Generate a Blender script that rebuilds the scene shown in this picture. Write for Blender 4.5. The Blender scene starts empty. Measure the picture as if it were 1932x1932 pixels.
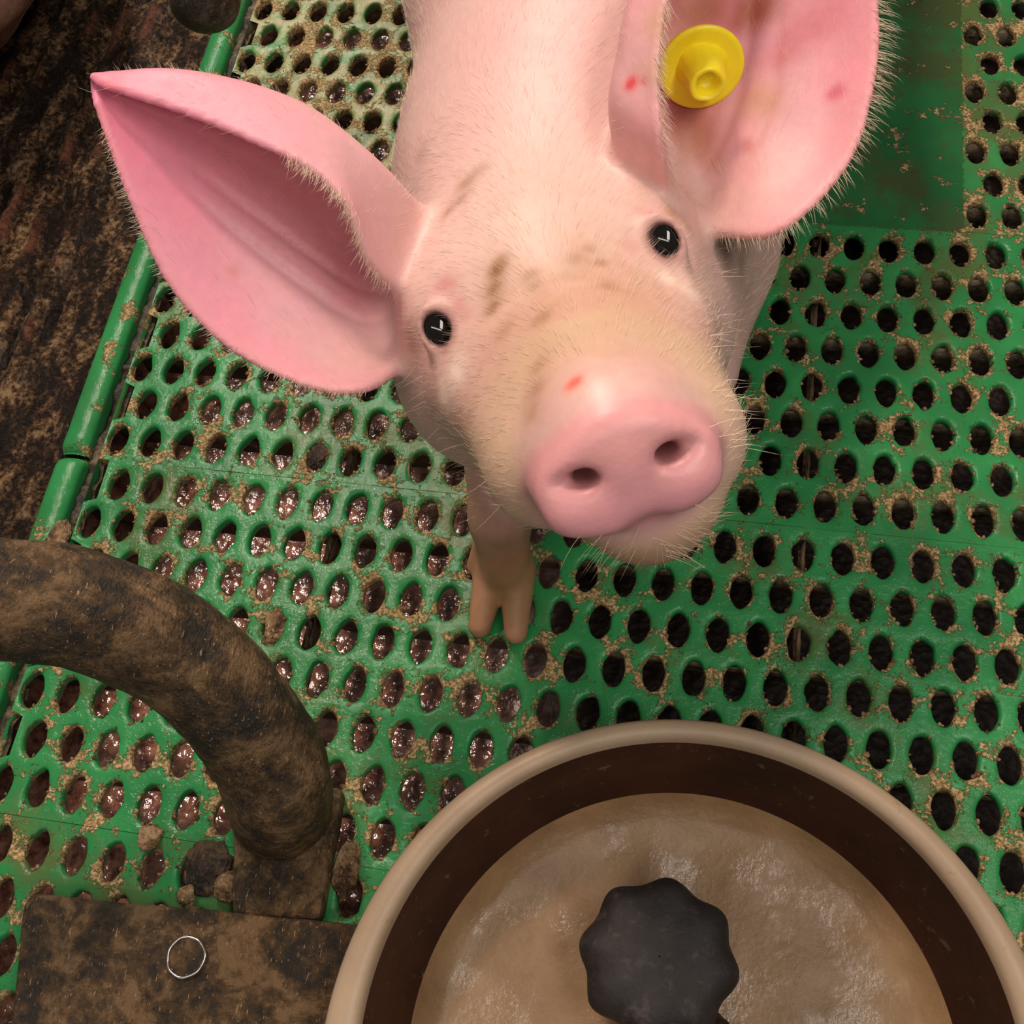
import bpy, bmesh, math, random
import numpy as np
from mathutils import Vector, Matrix
from mathutils.bvhtree import BVHTree

random.seed(7)
RNG = np.random.default_rng(11)
SC = bpy.context.scene
COL = SC.collection

# ------------------------------------------------------------------ camera, sky, lights
FPX = 2200.0
CAM = np.array([-0.03500633217853305, -0.40247834593669457, 0.49298839453458265])
RIGHT = np.array([0.9839072395611663, 0.15260570108739904, -0.09294107775762536])
UP = np.array([-0.09729329332115982, 0.8938490553912612, 0.4376846824494463])
FWD = np.array([-0.1498684723811126, 0.42159858416718304, -0.8943120679127495])

cam_data = bpy.data.cameras.new('camera')
cam_data.sensor_width = 36.0
cam_data.lens = 36.0 * FPX / 1932.0
cam_data.clip_start = 0.01
cam_data.clip_end = 50
cam = bpy.data.objects.new('camera', cam_data)
M = Matrix.Identity(4)
for i in range(3):
    M[i][0] = RIGHT[i]; M[i][1] = UP[i]; M[i][2] = -FWD[i]; M[i][3] = CAM[i]
cam.matrix_world = M
COL.objects.link(cam)
SC.camera = cam

world = bpy.data.worlds.new('barn_air')
world.use_nodes = True
world.node_tree.nodes['Background'].inputs[0].default_value = (1.0, 0.90, 0.82, 1)
world.node_tree.nodes['Background'].inputs[1].default_value = 0.17
SC.world = world


def tube_light(name, loc, target, along, sx, sy, power, colour):
    """a lamp of size sx by sy whose long side runs along a direction"""
    d = bpy.data.lights.new(name, 'AREA')
    d.shape = 'RECTANGLE'; d.size = sx; d.size_y = sy
    d.energy = power; d.color = colour
    o = bpy.data.objects.new(name, d)
    z = (Vector(loc) - Vector(target)).normalized()
    y = Vector(along); y = (y - z * y.dot(z)).normalized()
    x = y.cross(z)
    m = Matrix.Identity(4)
    for i in range(3):
        m[i][0] = x[i]; m[i][1] = y[i]; m[i][2] = z[i]; m[i][3] = loc[i]
    o.matrix_world = m
    COL.objects.link(o)
    return o


WARM = (1.0, 0.90, 0.80)
tube_light('ceiling_tube_light', (-1.05, 1.75, 1.9), (-.15, 0, 0), (-.35, 1.1, 0.1), 0.14, 1.2, 42, WARM)
tube_light('ceiling_tube_light', (0.34, -0.36, 1.12), (-.14, -.2, 0), (0, 1, 0), 0.20, 0.6, 5.9, WARM)
tube_light('ceiling_tube_light', (-0.05, -1.05, 1.5), (-.05, -.3, 0.1), (1, 0, 0), 0.12, 1.3, 6.0, WARM)
tube_light('glint_lamp', (-0.60, 0.63, 1.75), (-.15, -.2, 0), (0, 1, 0), 0.22, 0.22, 24, (1.0, 0.76, 0.62))  # unseen lamp, tinted reddish for copper glints in the liquid manure

SC.view_settings.view_transform = 'Standard'
SC.view_settings.look = 'None'
SC.view_settings.gamma = 1.0
SC.view_settings.exposure = -0.27
SC.view_settings.use_curve_mapping = False
SC.render.film_transparent = False


# ------------------------------------------------------------------ helpers
def ray(u, v):
    return FWD + RIGHT * (u - 966) / FPX - UP * (v - 966) / FPX


def pz(u, v, z=0.0):
    d = ray(u, v)
    return CAM + d * ((z - CAM[2]) / d[2])


def pd(u, v, dep):
    return CAM + ray(u, v) * dep


def obj(name, verts, faces, mat, parent=None, smooth=True):
    me = bpy.data.meshes.new(name)
    me.from_pydata([tuple(map(float, v)) for v in verts], [], [tuple(map(int, f)) for f in faces])
    me.update()
    if smooth:
        me.polygons.foreach_set('use_smooth', [True] * len(me.polygons))
    if mat:
        me.materials.append(mat)
    o = bpy.data.objects.new(name, me)
    COL.objects.link(o)
    if parent:
        o.parent = parent
        o.matrix_parent_inverse = Matrix.Translation(-Vector(parent.location))
    return o


def thing(name, label, cat, loc=(0, 0, 0), group=None):
    o = bpy.data.objects.new(name, None)
    o.empty_display_size = 0.02
    o.location = loc
    o['label'] = label; o['category'] = cat
    if group:
        o['group'] = group
    COL.objects.link(o)
    return o


def tag(o, label, cat, group=None, kind=None):
    if label: o['label'] = label
    if cat: o['category'] = cat
    if group: o['group'] = group
    if kind: o['kind'] = kind
    return o


def attr_color(o, name, cols):
    a = o.data.attributes.new(name, 'FLOAT_COLOR', 'POINT')
    c = np.ones((len(cols), 4), np.float32)
    c[:, :3] = cols
    a.data.foreach_set('color', c.ravel())


def attr_float(o, name, vals):
    a = o.data.attributes.new(name, 'FLOAT', 'POINT')
    a.data.foreach_set('value', np.asarray(vals, np.float32))


def hash3(i, j, k, seed=0):
    n = (i * 374761393 + j * 668265263 + k * 2147483647 + seed * 974634777) & 0xffffffff
    n = ((n ^ (n >> 13)) * 1274126177) & 0xffffffff
    n = n ^ (n >> 16)
    return (n & 0xffff) / 65535.0


def vnoise(P, scale, seed=0):
    q = np.asarray(P) * scale
    i = np.floor(q).astype(np.int64); f = q - i
    f = f * f * (3 - 2 * f)
    out = np.zeros(len(q))
    for dx in (0, 1):
        for dy in (0, 1):
            for dz in (0, 1):
                w = (f[:, 0] if dx else 1 - f[:, 0]) * (f[:, 1] if dy else 1 - f[:, 1]) * (f[:, 2] if dz else 1 - f[:, 2])
                out += w * hash3(i[:, 0] + dx, i[:, 1] + dy, i[:, 2] + dz, seed)
    return out


def fbm(P, scale, oct=4, seed=0):
    s = 0; a = 1; t = 0
    for k in range(oct):
        s = s + a * vnoise(P, scale * 2 ** k, seed + k); t += a; a *= 0.5
    return s / t


def spline(pts, n):
    """Catmull-Rom through pts (k,d) -> n samples"""
    p = np.asarray(pts, float); k = len(p)
    p = np.vstack([2 * p[0] - p[1], p, 2 * p[-1] - p[-2]])
    t = np.linspace(0, k - 1 - 1e-9, n); i = t.astype(int); f = (t - i)[:, None]
    a, b, c, d = p[i], p[i + 1], p[i + 2], p[i + 3]
    return 0.5 * (2 * b + (c - a) * f + (2 * a - 5 * b + 4 * c - d) * f ** 2 + (3 * b - a - 3 * c + d) * f ** 3)


def tube_mesh(path, radii, seg=24, cap=True, bump=None):
    path = np.asarray(path); n = len(path)
    radii = np.broadcast_to(np.asarray(radii, float), (n,))
    T = np.gradient(path, axis=0); T /= np.linalg.norm(T, axis=1)[:, None]
    ref = np.array([0, 0, 1.0]) if abs(T[0][2]) < 0.9 else np.array([1.0, 0, 0])
    N = np.cross(T[0], ref); N /= np.linalg.norm(N)
    V = []; Fc = []
    for i in range(n):
        N = N - T[i] * (N @ T[i]); N /= np.linalg.norm(N)
        B = np.cross(T[i], N)
        for s in range(seg):
            a = 2 * math.pi * s / seg
            V.append(path[i] + radii[i] * (math.cos(a) * N + math.sin(a) * B))
    for i in range(n - 1):
        for s in range(seg):
            s2 = (s + 1) % seg
            Fc.append((i * seg + s, i * seg + s2, (i + 1) * seg + s2, (i + 1) * seg + s))
    if cap:
        Fc.append(tuple(range(seg - 1, -1, -1)))
        Fc.append(tuple((n - 1) * seg + s for s in range(seg)))
    return V, Fc


def lathe(profile, seg=96, centre=(0, 0, 0), lobes=None):
    V = []; Fc = []
    for (r, z) in profile:
        for s in range(seg):
            a = 2 * math.pi * s / seg
            k = 1.0 if lobes is None else lobes(a, r, z)
            V.append((centre[0] + r * k * math.cos(a), centre[1] + r * k * math.sin(a), centre[2] + z))
    n = len(profile)
    for i in range(n - 1):
        for s in range(seg):
            s2 = (s + 1) % seg
            Fc.append((i * seg + s, i * seg + s2, (i + 1) * seg + s2, (i + 1) * seg + s))
    return V, Fc


# ------------------------------------------------------------------ materials
class NT:
    def __init__(self, name):
        self.m = bpy.data.materials.new(name); self.m.use_nodes = True
        self.t = self.m.node_tree; self.b = self.t.nodes['Principled BSDF']

    def n(self, kind, **kw):
        x = self.t.nodes.new(kind)
        for k, v in kw.items():
            setattr(x, k, v)
        return x

    def l(self, a, b):
        self.t.links.new(a, b)

    def noise(self, scale, detail=4, rough=0.55, vec=None, dist=0.0):
        x = self.n('ShaderNodeTexNoise')
        x.inputs['Scale'].default_value = scale; x.inputs['Detail'].default_value = detail
        x.inputs['Roughness'].default_value = rough; x.inputs['Distortion'].default_value = dist
        self.l(vec if vec is not None else self.co(), x.inputs['Vector'])
        return x.outputs['Fac']

    def co(self):
        if not hasattr(self, '_co'):
            self._co = self.n('ShaderNodeTexCoord').outputs['Object']
        return self._co

    def mapped(self, scale=(1, 1, 1), rot=(0, 0, 0)):
        m = self.n('ShaderNodeMapping'); m.inputs['Scale'].default_value = scale; m.inputs['Rotation'].default_value = rot
        self.l(self.co(), m.inputs['Vector'])
        return m.outputs['Vector']

    def ramp(self, fac, stops):
        r = self.n('ShaderNodeValToRGB')
        el = r.color_ramp.elements
        while len(el) < len(stops):
            el.new(0.5)
        for e, (p, c) in zip(el, stops):
            e.position = p
            e.color = (*c, 1) if len(c) == 3 else c
        self.l(fac, r.inputs['Fac'])
        return r.outputs['Color']

    def step(self, fac, a, b):
        x = self.n('ShaderNodeMapRange'); x.interpolation_type = 'SMOOTHSTEP'
        x.inputs['From Min'].default_value = a; x.inputs['From Max'].default_value = b
        self.l(fac, x.inputs['Value'])
        return x.outputs['Result']

    def mix(self, fac, a, b):
        x = self.n('ShaderNodeMix', data_type='RGBA')
        if isinstance(fac, float): x.inputs[0].default_value = fac
        else: self.l(fac, x.inputs[0])
        for sock, val in ((x.inputs[6], a), (x.inputs[7], b)):
            if isinstance(val, tuple): sock.default_value = (*val, 1)
            else: self.l(val, sock)
        return x.outputs[2]

    def math(self, op, a, b=0.0):
        x = self.n('ShaderNodeMath', operation=op)
        for s, v in ((x.inputs[0], a), (x.inputs[1], b)):
            if isinstance(v, (int, float)): s.default_value = v
            else: self.l(v, s)
        return x.outputs[0]

    def attr(self, name):
        x = self.n('ShaderNodeAttribute', attribute_name=name)
        return x

    def bump(self, h, strength, dist=0.001, prev=None):
        x = self.n('ShaderNodeBump'); x.inputs['Strength'].default_value = strength; x.inputs['Distance'].default_value = dist
        self.l(h, x.inputs['Height'])
        if prev is not None: self.l(prev, x.inputs['Normal'])
        return x.outputs['Normal']

    def coat(self, w, rough, normal=None):
        if isinstance(w, (int, float)): self.b.inputs['Coat Weight'].default_value = w
        else: self.l(w, self.b.inputs['Coat Weight'])
        self.b.inputs['Coat Roughness'].default_value = rough
        if normal is not None: self.l(normal, self.b.inputs['Coat Normal'])

    def out(self, color=None, rough=None, normal=None, spec=None, metal=None):
        for nm, v in (('Base Color', color), ('Roughness', rough), ('Normal', normal), ('Specular IOR Level', spec), ('Metallic', metal)):
            if v is None: continue
            if isinstance(v, tuple): self.b.inputs[nm].default_value = (*v, 1)
            elif isinstance(v, (int, float)): self.b.inputs[nm].default_value = v
            else: self.l(v, self.b.inputs[nm])
        return self.m


def mat_green(name, dirt_shift=0.0, film_amt=0.75, tone=0.93, crust_off=None):
    if crust_off is None: crust_off = dirt_shift * 0.25
    m = NT(name)
    base = m.ramp(m.noise(22, 3), [(0.3, (0.018 * tone, 0.185 * tone, 0.052 * tone)), (0.7, (0.036 * tone, 0.30 * tone, 0.088 * tone))])
    film = m.step(m.noise(18, 8, 0.68), 0.50 - dirt_shift, 0.66 - dirt_shift)
    c = m.mix(m.math('MULTIPLY', film, film_amt), base, (0.10 * tone, 0.115 * tone, 0.035 * tone))
    edge = m.attr('edge').outputs['Fac']
    pale = m.math('MULTIPLY', m.attr('pale').outputs['Fac'], m.math('SUBTRACT', 1.0, m.step(edge, .55, .95)))
    pale = m.math('MULTIPLY', pale, m.step(m.noise(45, 5, .65), .36, .56))
    c = m.mix(m.math('MULTIPLY', pale, .85), c, (0.30, 0.28, 0.125))
    # crust of dried muck: more of it along the hole edges
    n2 = m.noise(60, 7, 0.7)
    n3 = m.noise(520, 3, 0.65)
    k = m.math('ADD', n2, m.math('MULTIPLY', edge, 0.075))
    k = m.math('ADD', k, m.math('MULTIPLY', n3, 0.24))
    crust = m.step(k, 0.682 - crust_off, 0.72 - crust_off)
    cc = m.ramp(m.noise(700, 4, 0.7), [(0.38, (0.14, 0.085, 0.032)), (0.5, (0.35, 0.235, 0.10)), (0.62, (0.60, 0.46, 0.26))])
    c = m.mix(crust, c, cc)
    rough = m.math('ADD', m.math('MULTIPLY', film, 0.10), 0.42)
    h = m.math('ADD', m.math('MULTIPLY', crust, m.noise(480, 4, 0.7)), m.math('MULTIPLY', m.noise(90, 5, 0.6), 0.4))
    nr = m.bump(h, 0.9, 0.0014)
    h2 = m.math('ADD', h, m.math('MULTIPLY', m.noise(260, 4, 0.65), 0.35))
    m.coat(0.40, 0.07, m.bump(h2, 1.0, 0.0020))
    return m.out(c, rough, nr, 0.13)


def mat_muck(name, dark, mid, light, scale=1.0, rough=0.35, streak=False, bumpd=0.0015):
    m = NT(name)
    vec = m.mapped((1, 1, 1)) if not streak else m.mapped((1.0, 0.28, 1.0), (0, 0, math.radians(-3)))
    a = m.noise(45 * scale, 8, 0.68, vec, 0.4)
    b = m.noise(230 * scale, 6, 0.7, vec)
    k = m.math('ADD', m.math('MULTIPLY', a, 0.7), m.math('MULTIPLY', b, 0.3))
    c = m.ramp(k, [(0.43, dark), (0.505, mid), (0.575, light)])
    d = m.noise(700 * scale, 3, 0.6)
    c = m.mix(m.step(d, 0.66, 0.72), c, tuple(min(1, x * 1.5 + 0.03) for x in light))
    fl = m.noise(1.0, 2, .5, m.mapped((1100, 260, 500), (.3, .2, .7)))
    c = m.mix(m.math('MULTIPLY', m.step(fl, 0.67, 0.72), .8), c, tuple(min(1, x * 1.9 + 0.05) for x in light))
    b = m.math('ADD', b, m.math('MULTIPLY', fl, .35))
    nr = m.bump(m.math('ADD', a, m.math('MULTIPLY', b, 0.8)), 1.0, bumpd)
    r = m.math('ADD', m.math('MULTIPLY', b, 0.5), rough - 0.3)
    return m.out(c, r, nr, 0.4)


GREEN = mat_green('green_plastic_wet', 0.0)
GREEN_PLATE = mat_green('green_plate_filmed', 0.07, 0.8, 0.56, -0.02)
GREEN_RAIL = mat_green('green_plastic_rail', -0.03, 0.2)
GREEN_DIRTY = mat_green('green_plastic_filmed', 0.09)


def mat_rib():
    m = NT('rib_caked')
    a = m.noise(60, 7, .68); b = m.noise(260, 5, .7)
    k = m.math('ADD', m.math('MULTIPLY', a, .6), m.math('MULTIPLY', b, .4))
    dark = m.ramp(k, [(.44, (.010, .010, .006)), (.51, (.045, .034, .018)), (.60, (.16, .12, .065))])
    dry_lit = m.ramp(k, [(.42, (.08, .06, .04)), (.50, (.42, .33, .22)), (.60, (.75, .62, .45))])  # paler right-hand ribs: dried muck with light painted into its colour
    c = m.mix(m.attr('dry_lit').outputs['Fac'], dark, dry_lit)
    return m.out(c, .5, m.bump(k, .9, .002), .35)


RIB = mat_rib()
MUCK = mat_muck('wet_manure', (0.012, 0.007, 0.004), (0.05, 0.026, 0.012), (0.17, 0.105, 0.05), 1.0, 0.32, streak=True, bumpd=0.003)
PIPE = mat_muck('muddy_steel', (0.024, 0.019, 0.014), (0.080, 0.047, 0.020), (0.19, 0.115, 0.055), 1.1, 0.5, bumpd=0.0028)
CLUMP = mat_muck('dried_clump', (0.06, 0.03, 0.012), (0.22, 0.13, 0.06), (0.40, 0.27, 0.15), 2.0, 0.4)
DARKCLUMP = mat_muck('dark_clump', (0.006, 0.004, 0.003), (0.035, 0.020, 0.010), (0.10, 0.06, 0.03), 1.6, 0.4)


def mat_slurry():
    m = NT('liquid_manure')
    v = m.n('ShaderNodeTexVoronoi'); v.inputs['Scale'].default_value = 240
    m.l(m.co(), v.inputs['Vector'])
    a = m.noise(95, 4, 0.6)
    h = m.math('ADD', m.math('MULTIPLY', v.outputs['Distance'], 0.5), a)
    c = m.ramp(m.noise(150, 5, .65), [(0.36, (0.16, 0.055, 0.034)), (0.62, (0.62, 0.30, 0.21))])
    unlit = m.attr('unlit').outputs['Fac']
    c = m.mix(unlit, c, (0.016, 0.009, 0.006))  # darkness of the right side, painted into the manure colour
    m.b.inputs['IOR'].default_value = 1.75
    sp = m.math('SUBTRACT', 1.0, m.math('MULTIPLY', unlit, 0.85))
    r = m.math('ADD', 0.14, m.math('MULTIPLY', unlit, 0.4))
    return m.out(c, r, m.bump(h, 1.0, 0.0017), sp)


SLURRY = mat_slurry()

# ------------------------------------------------------------------ the slatted floor
PITCH = 0.0175
PY = 1.2297
GAP = 0.22
X_LEFT = -18.85
X_RIGHT = 12.6


def row_y(j):
    return j * PY + math.floor(j / 8) * GAP


def to_w(x, y, z=0.0):
    return (x * PITCH, -y * PITCH, z)


HA, HB = 0.280, 0.475          # half axes of a hole, in pitches
SEG = 28


def is_solid(x, j):
    return j < 0 and -1.2 < x < 5.3


def build_panel(strip, label):
    y0 = row_y(strip * 8) - PY / 2 - GAP / 2 + 0.005
    y1 = row_y(strip * 8 + 7) + PY / 2 + GAP / 2 - 0.005
    root = thing('slatted_floor_panel', label, 'floor panel', to_w(-3, (y0 + y1) / 2), 'green slatted floor panels')
    V = []; Fc = []; E = []
    for jr in range(8):
        j = strip * 8 + jr
        yc = row_y(j)
        off = 0.5 if j % 2 else 0.0
        cols = [c + off for c in range(-19, 13) if X_LEFT + 0.18 < c + off < X_RIGHT - 0.3]
        for x in cols:
            nb = [(1, 0), (-1, 0)]
            if jr > 0: nb += [(0.5, -PY), (-0.5, -PY), (0, -2 * PY)]
            if jr < 7: nb += [(0.5, PY), (-0.5, PY), (0, 2 * PY)]
            solid = is_solid(x, j)
            amp = 0.035 if random.random() < 0.75 else 0.08
            ph = [random.random() * 6.28 for _ in range(4)]
            # the cell of the web round this hole: the region nearer to it than to its neighbours
            poly = [(-1.5, -3), (1.5, -3), (1.5, 3), (-1.5, 3)]
            planes = [(dx, dy, (dx * dx + dy * dy) / 2) for dx, dy in nb] + [(0, 1, y1 - yc), (0, -1, yc - y0)]
            if x > X_RIGHT - 1.1: planes.append((1, 0, X_RIGHT - x))
            if x < X_LEFT + 1.1: planes.append((-1, 0, x - X_LEFT))
            for (nx_, ny_, d_) in planes:
                q = []
                for i in range(len(poly)):
                    A, B = poly[i], poly[(i + 1) % len(poly)]
                    da = A[0] * nx_ + A[1] * ny_ - d_; db = B[0] * nx_ + B[1] * ny_ - d_
                    if da <= 1e-9: q.append(A)
                    if (da < -1e-9 and db > 1e-9) or (da > 1e-9 and db < -1e-9):
                        t = da / (da - db); q.append((A[0] + (B[0] - A[0]) * t, A[1] + (B[1] - A[1]) * t))
                poly = q
            ring = []
            for i in range(len(poly)):
                A, B = poly[i], poly[(i + 1) % len(poly)]
                if abs(A[0] - B[0]) + abs(A[1] - B[1]) < 1e-6: continue
                for k in range(5):
                    ring.append((A[0] + (B[0] - A[0]) * k / 5, A[1] + (B[1] - A[1]) * k / 5))
            base = len(V)
            for (bx, by) in ring:
                lim = math.hypot(bx, by); ca, sa = bx / lim, by / lim
                a = math.atan2(by, bx)
                p = 1.85
                hr = ((abs(ca) / HA) ** p + (abs(sa) / HB) ** p) ** (-1 / p)
                hr *= 1 + amp * (math.sin(3 * a + ph[0]) * .5 + math.sin(5 * a + ph[1]) * .5 + math.sin(8 * a + ph[2]) * .4)
                hr = min(hr, lim * 0.93)
                w = lim - hr
                if solid:
                    prof = [(lim, 0), (lim * .75, 0), (lim * .5, 0), (lim * .25, 0), (lim * .01, 0)]
                    ed = [0] * 5
                else:
                    prof = [(lim, 0.0), (hr + w * .55, -0.00003), (hr + min(.075, w * .35), -0.0002), (hr + min(.04, w * .18), -0.0006),
                            (hr + min(.014, w * .06), -0.0014), (hr, -0.0026), (hr + 0.015, -0.0045), (hr + 0.06, -0.006)]
                    ed = [0.0, 0.25, 0.6, 0.9, 1, 1, 0.8, .5]
                for (r, z), e in zip(prof, ed):
                    V.append(to_w(x + r * ca, yc + r * sa, z)); E.append(e)
            n = len(prof); m_ = len(ring)
            for s in range(m_):
                s2 = (s + 1) % m_
                for k in range(n - 1):
                    Fc.append((base + s * n + k, base + s * n + k + 1, base + s2 * n + k + 1, base + s2 * n + k))
            if solid:
                Fc.append(tuple(base + s * n + n - 1 for s in range(m_)))
    # side skirt of the panel
    b = len(V)
    for z in (0.0, -0.006):
        for (x, y) in ((X_LEFT, y0), (X_RIGHT, y0), (X_RIGHT, y1), (X_LEFT, y1)):
            V.append(to_w(x, y, z)); E.append(.5)
    for s in range(4):
        s2 = (s + 1) % 4
        Fc.append((b + s, b + s2, b + 4 + s2, b + 4 + s))
    V = np.array(V)
    V[:, 2] += (fbm(V * [1, 1, 0], 35, 3, strip + 20) - 0.5) * 0.0009
    deck = obj('perforated_deck', V, Fc, GREEN_DIRTY if strip < 0 else GREEN, root)
    attr_float(deck, 'edge', E)
    attr_float(deck, 'pale', np.clip((-7 - V[:, 0] / PITCH) / 3, 0, 1) * (strip < 0))
    deck.data.materials.append(GREEN_PLATE)
    if strip < 0:
        for f in deck.data.polygons:
            if -1.2 < f.center.x / PITCH < 5.12: f.material_index = 1
    bm = bmesh.new(); bm.from_mesh(deck.data)
    bmesh.ops.remove_doubles(bm, verts=bm.verts, dist=0.00005)
    bmesh.ops.recalc_face_normals(bm, faces=bm.faces); bm.to_mesh(deck.data); bm.free()
    # cross ribs under every second row
    for jr in (1, 3, 5, 7):
        j = strip * 8 + jr
        yr = (row_y(j) + row_y(j - 1)) / 2
        if jr == 1: yr = row_y(j) - PY / 2
        n = 160
        xs = np.linspace(X_LEFT, X_RIGHT, n)
        vv = []; ff = []
        for i, x in enumerate(xs):
            w = 0.10 + 0.03 * random.random()
            for (dy, z) in ((-w, -0.005), (-w * .8, -0.0195), (w * .8, -0.0195), (w, -0.005)):
                vv.append(to_w(x, yr + dy + 0.02 * random.random(), z + 0.0008 * random.random()))
        for i in range(n - 1):
            for k in range(3):
                ff.append((i * 4 + k, i * 4 + k + 1, i * 4 + 5 + k, i * 4 + 4 + k))
        o = obj('cross_rib', vv, ff, RIB, root)
        attr_float(o, 'dry_lit', [min(1, max(0, (v[0] + .13) / .05)) for v in vv])
    for xr in (-11.62, 0.98):
        ys = np.linspace(y0 + .1, y1 - .1, 60); vv = []; ff = []
        for i, y in enumerate(ys):
            for (dx, z) in ((-.09, -0.005), (-.07, -0.021), (.07, -0.021), (.09, -0.005)):
                vv.append(to_w(xr + dx + 0.02 * random.random(), y, z))
        for i in range(59):
            for k in range(3):
                ff.append((i * 4 + k, i * 4 + k + 1, i * 4 + 5 + k, i * 4 + 4 + k))
        o = obj('long_rib', vv, ff, RIB, root)
        attr_float(o, 'dry_lit', [1.0 if xr > 0 else 0.3] * len(vv))
    # smooth edge rail along the left side
    prof = [(-20.06, -0.006), (-20.06, 0.0005), (-19.98, 0.0022), (-19.8, 0.0034), (-19.6, 0.0038), (-19.4, 0.0034), (-19.25, 0.0020), (-19.2, 0.0), (-19.2, -0.006)]
    ys = [y0 + .06, y0 + .1, y0 + .2, y0 + .35] + list(np.linspace(y0 + .6, y1 - .6, 14)) + [y1 - .35, y1 - .2, y1 - .1, y1 - .06]
    vv = []; ff = []
    for i, y in enumerate(ys):
        t = min(y - ys[0], ys[-1] - y)
        drop = 0.0035 * max(0, 1 - t / 0.25) ** 2
        for (x, z) in prof:
            vv.append(to_w(-19.63 + (x + 19.63) * (1 - .08 * max(0, 1 - t / .25)), y, z - drop if z > 0 else z))
    k = len(prof)
    for i in range(len(ys) - 1):
        for q in range(k - 1):
            ff.append((i * k + q, i * k + q + 1, (i + 1) * k + q + 1, (i + 1) * k + q))
    ff.append(tuple(range(k))); ff.append(tuple((len(ys) - 1) * k + q for q in range(k - 1, -1, -1)))
    rail = obj('edge_rail', vv, ff, GREEN_RAIL, root)
    return root


PANELS = {
    -2: 'green slatted floor panel at the very top edge, behind the pig\'s back',
    -1: 'green slatted floor panel with a plain unholed patch, under the pig\'s body',
    0: 'green slatted floor panel in the middle, under the pig\'s head and left ear',
    1: 'green slatted floor panel the pig\'s front trotter stands on, behind the feeder bowl',
    2: 'green slatted floor panel under the steel base plate and the feeder bowl',
}
for st, lb in PANELS.items():
    build_panel(st, lb)

# pit below
n = 120
gx = np.linspace(-0.50, 0.24, n); gy = np.linspace(-0.58, 0.375, n)
X, Y = np.meshgrid(gx, gy, indexing='ij')
V = np.stack([X.ravel(), Y.ravel(), np.full(X.size, -0.062)], 1)
V[:, 2] += (fbm(V, 30, 3, 3) - .5) * 0.006
Fc = [(i * n + j, (i + 1) * n + j, (i + 1) * n + j + 1, i * n + j + 1) for i in range(n - 1) for j in range(n - 1)]
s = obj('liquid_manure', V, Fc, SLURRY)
attr_float(s, 'unlit', np.clip((V[:, 0] + .135 + (V[:, 1] + .2) * .1 + (fbm(V, 20, 3, 8) - .5) * .06) / .05, 0, 1))  # mask of the painted darkness, growing to the right
tag(s, 'wet brown liquid manure gleaming through the holes of the green floor', 'manure', kind='stuff')

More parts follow.
